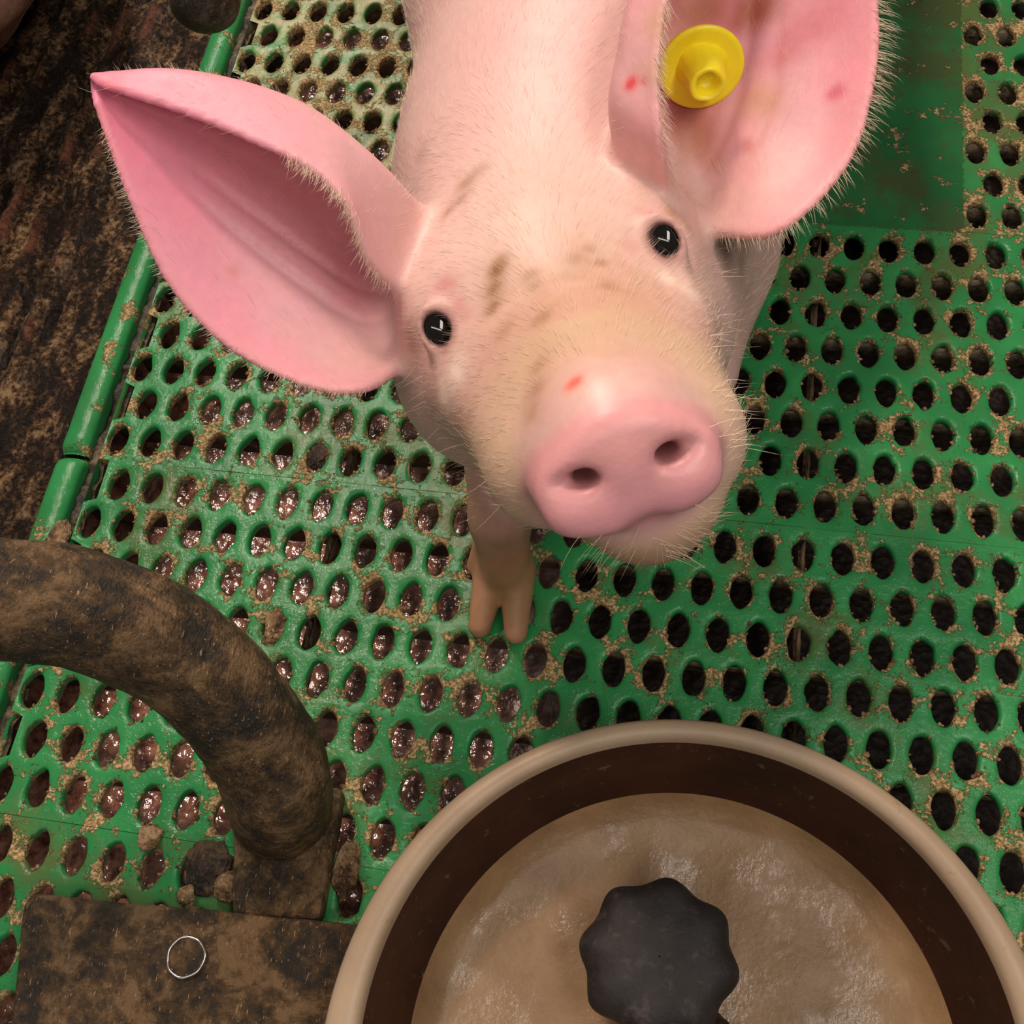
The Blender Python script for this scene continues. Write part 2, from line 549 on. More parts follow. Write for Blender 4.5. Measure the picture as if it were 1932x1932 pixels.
# channel of muck between rail and deck, and the caked slatted floor on the left
def sow_floor():
    nx, ny = 360, 640
    gx = np.linspace(-0.88, -20.02 * PITCH, nx); gy = np.linspace(-0.52, 0.55, ny)
    X, Y = np.meshgrid(gx, gy, indexing='ij')
    P = np.stack([X.ravel(), Y.ravel(), np.zeros(X.size)], 1)
    z = (fbm(P, 60, 5, 40) - .5) * 0.009 + (fbm(P * [1, .35, 1], 160, 3, 50) - .5) * 0.005
    # staggered slots of the cast iron slats, running along the pen
    sx, sy = 0.0195, 0.034
    col = np.floor((P[:, 0] + 0.004) / sx)
    u = ((P[:, 0] + 0.004) / sx - col) - .5
    w = P[:, 1] / sy + 0.5 * (col % 2); cell = np.floor(w); v = w - cell - .5
    open_ = hash3(col.astype(np.int64) + 90, cell.astype(np.int64) + 90, np.zeros(len(col), np.int64), 5)
    slot = np.clip(1 - (np.abs(u) / 0.20) ** 4, 0, 1) * np.clip(1 - (np.abs(v) / 0.40) ** 6, 0, 1)
    clog = np.clip((fbm(P, 28, 3, 77) - .42) * 6, 0, 1)
    near = np.clip((-0.375 - P[:, 0]) / 0.02, 0, 1)
    dep = slot * np.where(open_ > .28, 1, .0) * (1 - .85 * clog) * near
    z = z - 0.016 * dep
    bar = np.clip(1 - (np.abs(np.abs(u) - .5) / .22) ** 2, 0, 1)
    z += bar * 0.003 * near
    P[:, 2] = z - 0.0015
    F = [(i * ny + j, (i + 1) * ny + j, (i + 1) * ny + j + 1, i * ny + j + 1) for i in range(nx - 1) for j in range(ny - 1)]
    m = NT('caked_iron_slats')
    vec = m.mapped((1.0, 0.4, 1.0))
    a = m.noise(70, 9, 0.7, vec, .3); b = m.noise(330, 5, 0.7)
    k = m.math('ADD', m.math('MULTIPLY', a, .6), m.math('MULTIPLY', b, .4))
    c = m.ramp(k, [(.465, (.011, .006, .0035)), (.505, (.042, .022, .011)), (.545, (.13, .075, .034)), (.595, (.30, .20, .11))])
    bare = m.math('MULTIPLY', m.attr('bare').outputs['Fac'], m.step(m.noise(26, 3), .50, .60))
    rust = m.ramp(b, [(.3, (.07, .022, .012)), (.7, (.21, .085, .05))])
    c = m.mix(bare, c, rust)
    c = m.mix(m.attr('slot').outputs['Fac'], c, (.006, .004, .003))
    r = m.math('ADD', m.math('MULTIPLY', b, .5), .04)
    m.out(c, r, m.bump(m.math('ADD', a, m.math('MULTIPLY', b, .7)), 1.0, .004), .3)
    o = obj('floor', P, F, m.m)
    attr_float(o, 'bare', bar * near * (1 - slot))
    attr_float(o, 'slot', np.clip(dep * 1.2, 0, 1))
    tag(o, 'dark brown slatted iron floor caked in wet manure left of the green rail', 'floor', kind='structure')
    # muck in the channel
    nx, ny = 14, 520
    gx = np.linspace(-20.1 * PITCH, -18.72 * PITCH, nx); gy = np.linspace(-0.46, 0.40, ny)
    X, Y = np.meshgrid(gx, gy, indexing='ij')
    P = np.stack([X.ravel(), Y.ravel(), np.zeros(X.size)], 1)
    P[:, 2] = -0.0042 + (fbm(P, 140, 4, 60) - .5) * 0.008
    F = [(i * ny + j, (i + 1) * ny + j, (i + 1) * ny + j + 1, i * ny + j + 1) for i in range(nx - 1) for j in range(ny - 1)]
    o = obj('manure_in_channel', P, F, RIB)
    tag(o, 'dark crumbly muck packed in the groove beside the green rail', 'manure', kind='stuff')


sow_floor()

# ------------------------------------------------------------------ the piglet
HR = np.array([[-0.9168094194849651, 0.2588970967328058, -0.304027600140128],
               [-0.39367645622229636, -0.7135979547746897, 0.5794797725181046],
               [-0.0669278429347285, 0.650961022062538, 0.7561550182306538]])
HT = np.array([-0.08421607196154085, -0.18414992622276202, 0.19795307302177192])


def to_head(P):                     # millimetres; x to the right as seen facing the pig, y out along the snout, z up the forehead
    L = (P - HT) @ HR * 1000
    L[:, 0] *= -1
    return L


def from_head(x, y, z):
    return HT + HR @ (np.array([-x, y, z]) / 1000)


def smin(a, b, k):
    h = np.maximum(k - np.abs(a - b), 0) / k
    return np.minimum(a, b) - h * h * k / 4


def ssub(a, b, k):                  # a minus b
    return -smin(-a, b, k)


def ell(p, c, r):
    q = p - np.array(c); r = np.array(r, float)
    k0 = np.linalg.norm(q / r, axis=1); k1 = np.linalg.norm(q / (r * r), axis=1) + 1e-9
    return k0 * (k0 - 1) / k1


def caps(p, a, b, ra, rb):
    a = np.array(a, float); b = np.array(b, float); d = b - a
    h = np.clip(((p - a) @ d) / (d @ d), 0, 1)
    return np.linalg.norm(p - a - h[:, None] * d, axis=1) - (ra + (rb - ra) * h)


# ears: sheets given by curves that run from the root to the tip, one curve per line across the ear
def ear_sheet(curves, nu=70, nv=90):
    C3 = [spline([pd(*q) for q in c], nu) for c in curves]
    C3 = np.array(C3)                                  # curve, along, xyz
    out = np.array([spline(C3[:, i], nv) for i in range(nu)])   # along, across
    return out


LEFT_EAR = [   # rolled front margin, top outline, behind the roll, floor of the cup, rear edge
    [(800, 560, .392), (705, 500, .361), (655, 385, .348), (590, 318, .346), (490, 268, .347), (350, 210, .350), (190, 158, .353)],
    [(810, 440, .390), (715, 322, .368), (640, 250, .362), (560, 198, .359), (450, 160, .357), (320, 138, .356), (178, 146, .355)],
    [(800, 450, .398), (700, 380, .390), (640, 318, .386), (565, 268, .380), (460, 222, .374), (330, 182, .366), (180, 152, .357)],
    [(790, 520, .402), (690, 480, .396), (595, 405, .390), (515, 345, .384), (420, 292, .377), (305, 235, .368), (180, 160, .358)],
    [(780, 590, .400), (680, 585, .388), (580, 520, .381), (480, 450, .376), (385, 380, .371), (285, 295, .364), (180, 168, .358)],
    [(775, 640, .395), (680, 690, .377), (580, 665, .371), (470, 590, .368), (365, 485, .364), (268, 350, .360), (182, 180, .357)],
    [(770, 660, .390), (695, 728, .368), (590, 727, .363), (440, 655, .362), (325, 535, .360), (250, 375, .358), (184, 196, .356)],
]
RIGHT_EAR = [
    [(1280, 420, .385), (1248, 285, .352), (1238, 170, .346), (1244, 60, .345), (1275, -60, .346), (1355, -210, .350), (1500, -400, .358)],
    [(1200, 380, .385), (1160, 215, .362), (1172, 100, .358), (1195, -10, .357), (1245, -130, .357), (1330, -260, .358), (1495, -408, .360)],
    [(1230, 370, .395), (1205, 225, .386), (1215, 110, .384), (1240, 0, .382), (1290, -120, .378), (1370, -250, .372), (1505, -405, .362)],
    [(1290, 390, .398), (1298, 255, .391), (1315, 140, .388), (1340, 30, .386), (1375, -90, .382), (1430, -220, .375), (1515, -400, .363)],
    [(1310, 400, .396), (1385, 300, .383), (1430, 190, .380), (1450, 80, .379), (1468, -50, .377), (1490, -190, .372), (1525, -395, .363)],
    [(1310, 410, .392), (1425, 380, .373), (1535, 270, .371), (1565, 140, .371), (1572, 0, .370), (1565, -150, .368), (1535, -385, .362)],
    [(1310, 415, .388), (1455, 436, .364), (1590, 315, .361), (1642, 160, .361), (1650, 10, .362), (1622, -150, .362), (1542, -375, .361)],
]
EARS = []
for q, cur in enumerate((LEFT_EAR, RIGHT_EAR)):
    g = ear_sheet(cur)
    nu, nv = g.shape[:2]
    # soft ridges running from the root towards the tip
    du = np.gradient(g, axis=0); dv = np.gradient(g, axis=1)
    nn = np.cross(du, dv); nn /= np.linalg.norm(nn, axis=2)[:, :, None] + 1e-12
    sgn = np.sign((nn * -FWD).sum(2)); sgn[sgn == 0] = 1
    U, Vv = np.meshgrid(np.linspace(0, 1, nu), np.linspace(0, 1, nv), indexing='ij')
    w = np.sin(np.pi * np.clip(U * 1.25, 0, 1))
    rid = np.exp(-((Vv - .60 - .02 * np.sin(4 * U)) / .018) ** 2) + .8 * np.exp(-((Vv - .71 + .03 * U) / .016) ** 2)
    if q == 1: rid *= .5
    g = g - (-FWD) * (rid * w * .0036)[:, :, None]
    pts = g.reshape(-1, 3) * 1000
    fa = [(i * nv + j, (i + 1) * nv + j, (i + 1) * nv + j + 1, i * nv + j + 1) for i in range(nu - 1) for j in range(nv - 1)]
    tree = BVHTree.FromPolygons([tuple(v) for v in pts], fa)
    EARS.append(dict(grid=g, tree=tree, nu=nu, nv=nv, lo=pts.min(0) - 9, hi=pts.max(0) + 9, pts=pts))


def ear_dist(P, ear):
    gap_ = np.linalg.norm(np.maximum(np.maximum(ear['lo'] - P, P - ear['hi']), 0), axis=1)
    d = np.minimum(gap_ + 5.0, 40.0)
    m = gap_ <= 0
    d[m] = 11.0
    idx = np.nonzero(m)[0]
    fn = ear['tree'].find_nearest; nv = ear['nv'] - 1; nu = ear['nu'] - 1
    for i in idx:
        loc, no, f, dist = fn(P[i], 12.0)
        if loc is not None:
            s = (f // nv) / nu; t = (f % nv) / nv
            th = 1.45 + 2.2 * max(0.0, 1 - s * 3.2) ** 2
            d[i] = dist - th
    return d


FOOT_L = [pz(905, 1182, .0055) * 1000, pz(973, 1194, .0055) * 1000]


def sdf(Pw, ears=True):
    """signed distance in millimetres for world points in metres"""
    P = Pw * 1000
    h = to_head(Pw)
    hs = h.copy(); hs[:, 0] = np.abs(hs[:, 0])
    # skull and face
    d = ell(h, (0, -34, -14), (47, 50, 38))
    d = smin(d, caps(h, (0, -6, -14), (0, 76, -27), 31, 22.5), 26)
    d = smin(d, ell(hs, (26, -8, -27), (20, 30, 20)), 18)           # cheeks
    d = smin(d, ell(hs, (27, -42, -36), (28, 34, 26)), 22)          # jowls
    d = smin(d, ell(hs, (30, -9, 1), (13, 15, 10)), 14)             # brows
    d = smin(d, caps(hs, (20, 20, -24), (20, 64, -33), 20, 15.5), 16)   # upper lip sides
    d = smin(d, ell(h, (17, 70, -38), (15, 16, 13)), 10)
    # snout disc
    taper = 1 - .22 * np.clip((h[:, 2] + 30) / 15, 0, 1) ** 1.5
    q = np.sqrt((h[:, 0] / (24.0 * taper)) ** 2 + ((h[:, 2] + 28.6) / 15.9) ** 2)
    dr = (q - 1) * 20.0
    yc = 90.5 + (h[:, 2] + 25) * -.06 - 1.6 * np.exp(-(q / .6) ** 2)
    dy = np.abs(h[:, 1] - yc) - 6.2
    r = 5.0
    disc = np.hypot(np.maximum(dr + r, 0), np.maximum(dy + r, 0)) + np.minimum(np.maximum(dr + r, dy + r), 0) - r
    disc = ssub(disc, ell(h, (2, 97, -45.3), (7.0, 12, 6.0)), 6)
    d = smin(d, disc, 7)
    d = smin(d, ell(hs, (13.5, 93.5, -35.5), (8.5, 5.5, 6.0)), 5)
    # nostrils
    d = ssub(d, ell(hs, (10.6, 97, -26.5), (3.4, 12, 2.3)), 2.6)
    d = ssub(d, ell(hs, (14.2, 98.5, -25.8), (5.4, 3.6, 1.9)), 2.6)
    # lower jaw under a mouth cleft
    jaw = caps(h, (0, -20, -44), (5, 70, -51), 24, 14.5)
    jaw = smin(jaw, ell(h, (6, 73, -49.5), (19, 14, 12.5)), 8)
    d = smin(d, jaw, 5)
    # eye sockets
    for e in EYES:
        v = P - e[0]; n_, xa, ya = e[1], e[2], e[3]
        a, b, c = v @ xa, v @ ya, v @ n_
        rr = np.hypot(a / 4.6, b / 6.0)
        lid = np.hypot((rr - 1.16) * 5.2, c + .9) - 1.0
        d = smin(d, lid, 4.5)
        d = ssub(d, np.sqrt((a / 4.5) ** 2 + (b / 5.8) ** 2 + (c / 6.5) ** 2) * 5 - 5, 1.2)
    # neck and trunk
    hd = d
    A = HT * 1000 + HR @ np.array([0, -46, -20.])
    b = caps(P, A, (-89, -88, 134), 49, 64)
    b = smin(b, caps(P, (-90, -92, 124), (-80, 60, 124), 70, 99), 40)
    b = smin(b, caps(P, (-84, 60, 124), (-72, 300, 130), 101, 92), 40)
    d = smin(hd, b, 30)
    # forelegs
    l = caps(P, (-122, -92, 104), (-120, -150, 88), 33, 21)
    l = smin(l, caps(P, (-120, -150, 88), (-115, -194, 44), 18, 12.2), 14)
    l = smin(l, caps(P, (-115, -194, 44), (-113.5, -205, 20), 11.8, 12.0), 8)
    for t, x in zip(FOOT_L, (-119.5, -108.0)):
        toe = caps(P, (x, -206, 16), t, 8.4, 5.2)
        l = smin(l, toe, 3.0)
    l = smin(l, caps(P, (-124, -199, 26), (-128.5, -206, 15), 4.2, 3.0), 4)
    d = smin(d, l, 16)
    l = caps(P, (-46, -94, 96), (-46, -130, 76), 36, 24)
    l = smin(l, caps(P, (-46, -130, 76), (-52, -150, 42), 20, 12.4), 14)
    l = smin(l, caps(P, (-52, -150, 42), (-52, -160, 18), 11.8, 12), 8)
    for x in (-58, -46):
        l = smin(l, caps(P, (x, -162, 16), (x - .5, -182, 5), 8.2, 4.6), 3)
    d = smin(d, l, 16)
    # hind legs
    for x in (-122, -34):
        l = caps(P, (x, 300, 110), (x, 285, 70), 44, 26)
        l = smin(l, caps(P, (x, 285, 70), (x, 318, 42), 20, 13), 14)
        l = smin(l, caps(P, (x, 318, 42), (x, 308, 15), 12, 12), 8)
        for k in (-6, 6):
            l = smin(l, caps(P, (x + k, 306, 14), (x + k, 286, 5), 8, 4.6), 3)
        d = smin(d, l, 16)
    if ears:
        for e in EARS:
            d = smin(d, ear_dist(P, e), 7)
    return d


EYES = []


def surf(u, v, lo=.20, ears=False):
    t = lo; dr = ray(u, v); L = np.linalg.norm(dr)
    for _ in range(160):
        s = sdf((CAM + dr * t)[None], ears)[0] / 1000
        if abs(s) < 5e-5 or t > .7: break
        t += s * .7 / L
    return CAM + dr * t


_e = [surf(u, v) * 1000 for (u, v) in ((828, 622), (1253, 455))]
EYES += [[p] for p in _e]
for e in EYES:
    n_ = CAM - e[0] / 1000; n_ /= np.linalg.norm(n_)
    xa = RIGHT * .86 + UP * .50; xa -= n_ * (xa @ n_); xa /= np.linalg.norm(xa)
    e += [n_, xa, np.cross(n_, xa)]


def polygonise(h=1.35):
    lo = np.array([-.262, -.315, -.004]); hi = np.array([.085, .405, .365])
    Bk = 8
    nb = np.ceil((hi - lo) * 1000 / (h * Bk)).astype(int)
    N = nb * Bk
    f = np.empty(N, np.float32)
    bi = np.stack(np.meshgrid(*[np.arange(k) for k in nb], indexing='ij'), -1).reshape(-1, 3)
    cen = lo + (bi * Bk + Bk / 2 - .5) * h / 1000
    dc = np.concatenate([sdf(c, True) for c in np.array_split(cen, 8)])
    rad = Bk * h * .87 + 4
    fv = f.reshape(nb[0], Bk, nb[1], Bk, nb[2], Bk)
    dcr = dc.reshape(nb)
    fv[:] = np.where(dcr > 0, 50, -50).astype(np.float32)[:, None, :, None, :, None]
    act = np.nonzero(np.abs(dc) < rad)[0]
    o = np.stack(np.meshgrid(*[np.arange(Bk)] * 3, indexing='ij'), -1).reshape(-1, 3)
    for ch in np.array_split(act, max(1, len(act) // 400)):
        pts = (bi[ch][:, None, :] * Bk + o[None]).reshape(-1, 3)
        val = sdf(lo + pts * h / 1000, True).astype(np.float32).reshape(len(ch), Bk, Bk, Bk)
        for b, vv in zip(bi[ch], val):
            fv[b[0], :, b[1], :, b[2], :] = vv
    S = (f < 0)
    c = np.zeros(N - 1, np.uint8)
    for a in (0, 1):
        for b in (0, 1):
            for d in (0, 1):
                c += S[a:N[0] - 1 + a, b:N[1] - 1 + b, d:N[2] - 1 + d]
    cells = np.stack(np.nonzero((c > 0) & (c < 8)), 1)
    idx = np.full(N - 1, -1, np.int32)
    idx[cells[:, 0], cells[:, 1], cells[:, 2]] = np.arange(len(cells))
    acc = np.zeros((len(cells), 3)); cnt = np.zeros(len(cells))
    cs = [(0, 0, 0), (1, 0, 0), (0, 1, 0), (1, 1, 0), (0, 0, 1), (1, 0, 1), (0, 1, 1), (1, 1, 1)]
    fv8 = [f[cells[:, 0] + a, cells[:, 1] + b, cells[:, 2] + d] for a, b, d in cs]
    for i in range(8):
        for j in range(i + 1, 8):
            if sum(abs(cs[i][k] - cs[j][k]) for k in range(3)) != 1: continue
            m = (fv8[i] < 0) != (fv8[j] < 0)
            t = np.where(m, fv8[i] / np.where(m, fv8[i] - fv8[j], 1), 0)
            p = np.array(cs[i]) + t[:, None] * (np.array(cs[j]) - np.array(cs[i]))
            acc += np.where(m[:, None], p, 0); cnt += m
    V = lo + (cells + acc / cnt[:, None]) * h / 1000
    F = []
    for ax in range(3):
        sl0 = [slice(1, -1)] * 3; sl1 = [slice(1, -1)] * 3
        sl0[ax] = slice(0, -1); sl1[ax] = slice(1, None)
        a = S[tuple(sl0)]; b = S[tuple(sl1)]
        e = np.stack(np.nonzero(a != b), 1)
        flip = a[e[:, 0], e[:, 1], e[:, 2]]
        off = np.ones(3, int); off[ax] = 0
        e = e + off
        u = np.zeros(3, int); w = np.zeros(3, int)
        u[(ax + 1) % 3] = 1; w[(ax + 2) % 3] = 1
        q = np.stack([idx[tuple((e - k).T)] for k in (u * 0, u, u + w, w)], 1)
        q[~flip] = q[~flip][:, ::-1]
        F.append(q)
    F = np.concatenate(F)
    F = F[(F >= 0).all(1)][:, ::-1]
    return V, F


PV, PF = polygonise()
NP_ = len(PV)
pig = thing('piglet', 'pink piglet with upright ears looking up from the green slatted floor', 'piglet', (-.10, -.10, 0))

# vertex normals
fn = np.cross(PV[PF[:, 2]] - PV[PF[:, 0]], PV[PF[:, 3]] - PV[PF[:, 1]])
PN = np.zeros_like(PV)
for k in range(4): np.add.at(PN, PF[:, k], fn)
PN /= np.linalg.norm(PN, axis=1)[:, None] + 1e-12
if (PN * (PV - PV.mean(0))).sum(1).mean() < 0:
    PF = PF[:, ::-1]; PN = -PN

# ------- colours of the hide: skin, soiling and some painted shade
HL = to_head(PV)
col = np.tile(np.array([.71, .455, .43]), (NP_, 1))


def blend(c, w, amount=1.0):
    global col
    w = np.clip(w, 0, 1)[:, None] * amount
    col = col * (1 - w) + np.array(c) * w


def gauss(c, r, P=None):
    P = PV if P is None else P
    return np.exp(-(((P - np.asarray(c)) / np.asarray(r)) ** 2).sum(1))


n1 = fbm(PV, 55, 4, 101); n2 = fbm(PV, 160, 4, 131); n3 = fbm(PV * [1, 1, 1], 420, 3, 151)
blend((.73, .41, .405), (n1 - .35) * 2.0, .6)
# fleece-coloured face between the ears
blend((.71, .50, .43), gauss((0, 0, 5), (46, 62, 60), HL) * 1.15, .9)
blend((.57, .32, .215), gauss((0, 46, -10), (40, 36, 40), HL) * (.6 + n1), .85)
blend((.52, .30, .19), np.clip((n2 - .52) * 6, 0, 1) * gauss((0, 40, -10), (46, 46, 44), HL), .45)
blend((.46, .26, .17), gauss((-34, 30, -38), (22, 38, 24), HL) * (.5 + n1), .65)
blend((.60, .44, .27), np.clip((HL[:, 1] - 40) / 20, 0, 1) * np.clip((np.hypot(HL[:, 0], HL[:, 2] + 27) - 22) / 6, 0, 1) * (HL[:, 2] < 2), .6)
blend((.50, .30, .25), gauss((-.022, -.085, .10), (.022, .05, .06)), .5)  # shade on the right shoulder, put into the hide colour
# snout
SNQ = np.sqrt((HL[:, 0] / (24.0 * (1 - .22 * np.clip((HL[:, 2] + 30) / 15, 0, 1) ** 1.5))) ** 2 + ((HL[:, 2] + 28.6) / 15.9) ** 2)
blend((.70, .33, .335), np.clip((HL[:, 1] - 79) / 8, 0, 1) * np.clip((1.22 - SNQ) / .14, 0, 1))
blend((.64, .27, .36), gauss((0, 95, -40), (30, 14, 11), HL), .45)
blend((.16, .03, .035), gauss((10.6, 90, -26.5), (5, 7.5, 5), HL) + gauss((-10.6, 90, -26.5), (5, 7.5, 5), HL), .9)
# underside of the muzzle and the soiled legs
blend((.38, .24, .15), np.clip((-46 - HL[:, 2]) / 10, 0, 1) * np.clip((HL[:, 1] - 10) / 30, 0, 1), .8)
blend((.40, .20, .10), np.clip((.085 - PV[:, 2]) / .05, 0, 1), .88)
blend((.30, .19, .08), np.clip((n1 - .47) * 7, 0, 1) * np.clip((.075 - PV[:, 2]) / .03, 0, 1), .6)
blend((.48, .20, .14), np.clip((.009 - PV[:, 2]) / .006, 0, 1), .6)
# ears
KD = []
near_ear = np.zeros(NP_)
for q, e in enumerate(EARS):
    m = np.all((PV * 1000 > e['lo']) & (PV * 1000 < e['hi']), axis=1)
    for i in np.nonzero(m)[0]:
        loc, no, fi, dist = e['tree'].find_nearest(PV[i] * 1000, 6.0)
        if loc is None: continue
        s = (fi // (e['nv'] - 1)) / (e['nu'] - 1); t = (fi % (e['nv'] - 1)) / (e['nv'] - 1)
        w = min(1.0, max(0.0, (s - .02) / .16)) * min(1, max(0, (5.5 - dist) / 2))
        inner = t > .30
        c = np.array([.72, .335, .405]) if inner else np.array([.71, .40, .42])
        tipw = max(0, (s - .35) / .65)
        c = c * (1 - .75 * tipw) + np.array([.71, .19, .315]) * .75 * tipw
        if q == 1: c = c * .75 + np.array([.76, .38, .36]) * .25
        pale = math.exp(-((s - .18) / .17) ** 2 - ((t - .80) / .16) ** 2)
        c = c * (1 - .7 * pale) + np.array([.80, .50, .46]) * .7 * pale
        pale = math.exp(-((s - .40) / .22) ** 2 - ((t - .74) / .13) ** 2)
        c = c * (1 - .6 * pale) + np.array([.76, .45, .49]) * .6 * pale
        if q == 0:
            cr = max(math.exp(-((t - .565 - .02 * math.sin(4 * s)) / .016) ** 2), .8 * math.exp(-((t - .675 + .03 * s) / .014) ** 2)) * math.sin(math.pi * min(1, s * 1.25)) * (s < .8)
            c = c * (1 - .45 * cr) + np.array([.56, .17, .17]) * .45 * cr  # shade along the two creases, painted into the ear colour
        fold = math.exp(-((t - .45) / .09) ** 2) * math.exp(-((s - .42) / .35) ** 2)
        c = c * (1 - .5 * fold) + np.array([.60, .19, .16]) * .5 * fold  # darker fold of the cup, its shade put into the colour
        c = c * (1 - .5 * max(0, n1[i] - .45)) + np.array([.66, .17, .24]) * max(0, n1[i] - .45) * .9
        edge = max(0, (t - .95) / .05)
        c = c * (1 - .3 * edge) + np.array([.70, .33, .28]) * .3 * edge
        col[i] = col[i] * (1 - w) + c * w
        near_ear[i] = max(near_ear[i], w)


def stain_or_shade(u, v, r, c, amt, stretch=None, ears=False):  # soft spot of colour: stains, skin marks and painted shade
    p = surf(u, v, ears=ears)
    w = gauss(p, (r, r, r)) * (0.45 + 1.1 * n2)
    blend(c, w, min(.95, amt * 1.25))


BR = (.27, .13, .045)
for (u, v, r, a) in ((938, 510, .0034, .75), (932, 545, .0036, .85), (928, 580, .0030, .7), (946, 490, .0026, .5), (1000, 518, .0032, .45), (1010, 540, .0024, .35),
                     (1022, 600, .0040, .35), (1085, 490, .0040, .30), (1115, 470, .0024, .4), (1150, 540, .0026, .35), (1075, 520, .0030, .25),
                     (950, 625, .0040, .35), (1015, 690, .0034, .35), (1012, 735, .0040, .40), (1135, 495, .0022, .35), (1000, 780, .0040, .35),
                     (880, 345, .0042, .40), (868, 375, .0042, .42), (905, 320, .0042, .30), (795, 288, .0040, .25), (845, 400, .0030, .35),
                     (1395, 270, .003, .4)):
    stain_or_shade(u, v, r, BR, a)
for (u, v, r, a) in ((1085, 718, .0022, .75), (1076, 728, .0018, .6)):
    stain_or_shade(u, v, r, (.78, .12, .08), a)
stain_or_shade(838, 540, .0048, (.55, .20, .20), .55); stain_or_shade(862, 578, .0034, (.58, .22, .22), .5); stain_or_shade(880, 595, .003, (.58, .22, .22), .4)
stain_or_shade(1215, 400, .0042, (.60, .28, .26), .4); stain_or_shade(1190, 465, .0035, (.60, .27, .24), .4)
stain_or_shade(775, 640, .0065, (.34, .17, .12), .6); stain_or_shade(1270, 405, .0034, (.48, .25, .11), .5); stain_or_shade(1300, 430, .0035, (.48, .25, .13), .35)
stain_or_shade(860, 705, .0055, (.84, .68, .58), .75); stain_or_shade(835, 745, .0055, (.84, .68, .58), .65); stain_or_shade(1300, 545, .0050, (.86, .66, .55), .7); stain_or_shade(1260, 525, .0036, (.86, .66, .55), .7)
stain_or_shade(1340, 560, .0045, (.86, .66, .55), .5)
stain_or_shade(1365, 460, .0075, (.20, .08, .06), .75); stain_or_shade(1400, 500, .0060, (.34, .18, .09), .45)  # dark brown patch in the gap below the tagged ear
# brown soiling and scratches inside the tagged ear, plus painted shade of its folds
for (u, v, r, c, a) in ((1300, 30, .008, (.40, .14, .07), .8), (1330, 20, .007, (.42, .14, .08), .7), (1420, 25, .0065, (.42, .13, .08), .7), (1440, 5, .006, (.42, .13, .08), .6), (1290, 215, .0055, (.34, .11, .07), .8), (1400, 45, .004, (.42, .13, .08), .5),
                        (1320, 245, .007, (.48, .19, .12), .6), (1435, 190, .0065, (.62, .32, .20), .6), (1310, 270, .006, (.50, .22, .14), .5), (1410, 275, .0026, (.55, .16, .12), .6), (1340, 300, .005, (.58, .26, .16), .35),
                        (1582, 172, .0026, (.60, .08, .16), .55), (1570, 178, .002, (.60, .08, .16), .5), (1490, 85, .006, (.62, .18, .22), .5), (1530, 50, .006, (.62, .18, .22), .5), (1460, 115, .005, (.62, .20, .22), .45), (1570, 30, .006, (.64, .20, .25), .4), (1250, 90, .006, (.58, .34, .20), .6),
                        (1193, 155, .0022, (.70, .08, .10), .8), (1215, 152, .0014, (.70, .10, .12), .6), (1188, 160, .0016, (.70, .08, .10), .7), (1245, 40, .006, (.60, .36, .22), .6), (1240, 130, .005, (.66, .42, .30), .5),
                        (440, 512, .002, (.55, .2, .12), .5), (215, 150, .004, (.76, .16, .22), .6)):
    stain_or_shade(u, v, r, c, a, ears=True)
for e in EYES:
    vv = PV * 1000 - e[0]
    rr_ = np.sqrt((vv @ e[2] / 4.6) ** 2 + (vv @ e[3] / 6.0) ** 2 + (vv @ e[1] / 9) ** 2)
    blend((.34, .16, .15), np.clip((1.6 - rr_) / .5, 0, 1), .7)
    blend((.06, .03, .03), np.clip((1.06 - rr_) / .15, 0, 1), .85)
wet = np.clip((HL[:, 1] - 82) / 6, 0, 1) * (np.hypot(HL[:, 0], HL[:, 2] + 28) < 30)
col *= (0.93 + .14 * n3)[:, None]
col = np.clip(col, 0, 1)

m = NT('pig_hide')
c = m.attr('hide').outputs['Color']
fine = m.noise(900, 3, .6); mid = m.noise(260, 4, .6)
m.b.inputs['Subsurface Weight'].default_value = 0.22
m.b.inputs['Subsurface Radius'].default_value = (1.0, .34, .24)
m.b.inputs['Subsurface Scale'].default_value = .0035
wt = m.attr('wet').outputs['Fac']
m.coat(m.math('MULTIPLY', wt, .30), .34)
m.out(c, m.math('ADD', m.math('MULTIPLY', mid, .15), .38), m.bump(m.math('ADD', m.math('MULTIPLY', fine, .5), mid), .22, .0006), .32)
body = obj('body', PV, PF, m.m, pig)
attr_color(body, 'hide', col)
attr_float(body, 'wet', wet)

# eyes
m = NT('dark_eye')
EYE = m.out((.006, .0045, .004), .06, None, .6)
for e in EYES:
    c, n_, xa, ya = e[0] / 1000, e[1], e[2], e[3]
    bm = bmesh.new(); bmesh.ops.create_uvsphere(bm, u_segments=32, v_segments=20, radius=1.0)
    W = np.array([x.co[:] for x in bm.verts]); Fe = [[x.index for x in f.verts] for f in bm.faces]; bm.free()
    W = c - n_ * .0040 + W[:, :1] * xa * .0056 + W[:, 1:2] * ya * .0070 + W[:, 2:3] * n_ * .0042
    obj('eye', W, Fe, EYE, pig)

# ear tag
TC = surf(1314, 148, ears=True)
m = NT('yellow_tag_plastic')
TAG = m.out(m.ramp(m.noise(90, 5), [(.3, (.86, .68, .010)), (.7, (.95, .82, .03))]), .35, m.bump(m.noise(300, 4), .3, .0005), .45)
ax = -FWD * .70 - UP * .70 + RIGHT * .04; ax /= np.linalg.norm(ax)
xa = RIGHT - ax * (RIGHT @ ax); xa /= np.linalg.norm(xa); ya = np.cross(ax, xa)
TC = TC - FWD * .010


def place(V, c):
    V = np.array(V)
    return c + V[:, :1] * xa + V[:, 1:2] * ya + V[:, 2:3] * ax


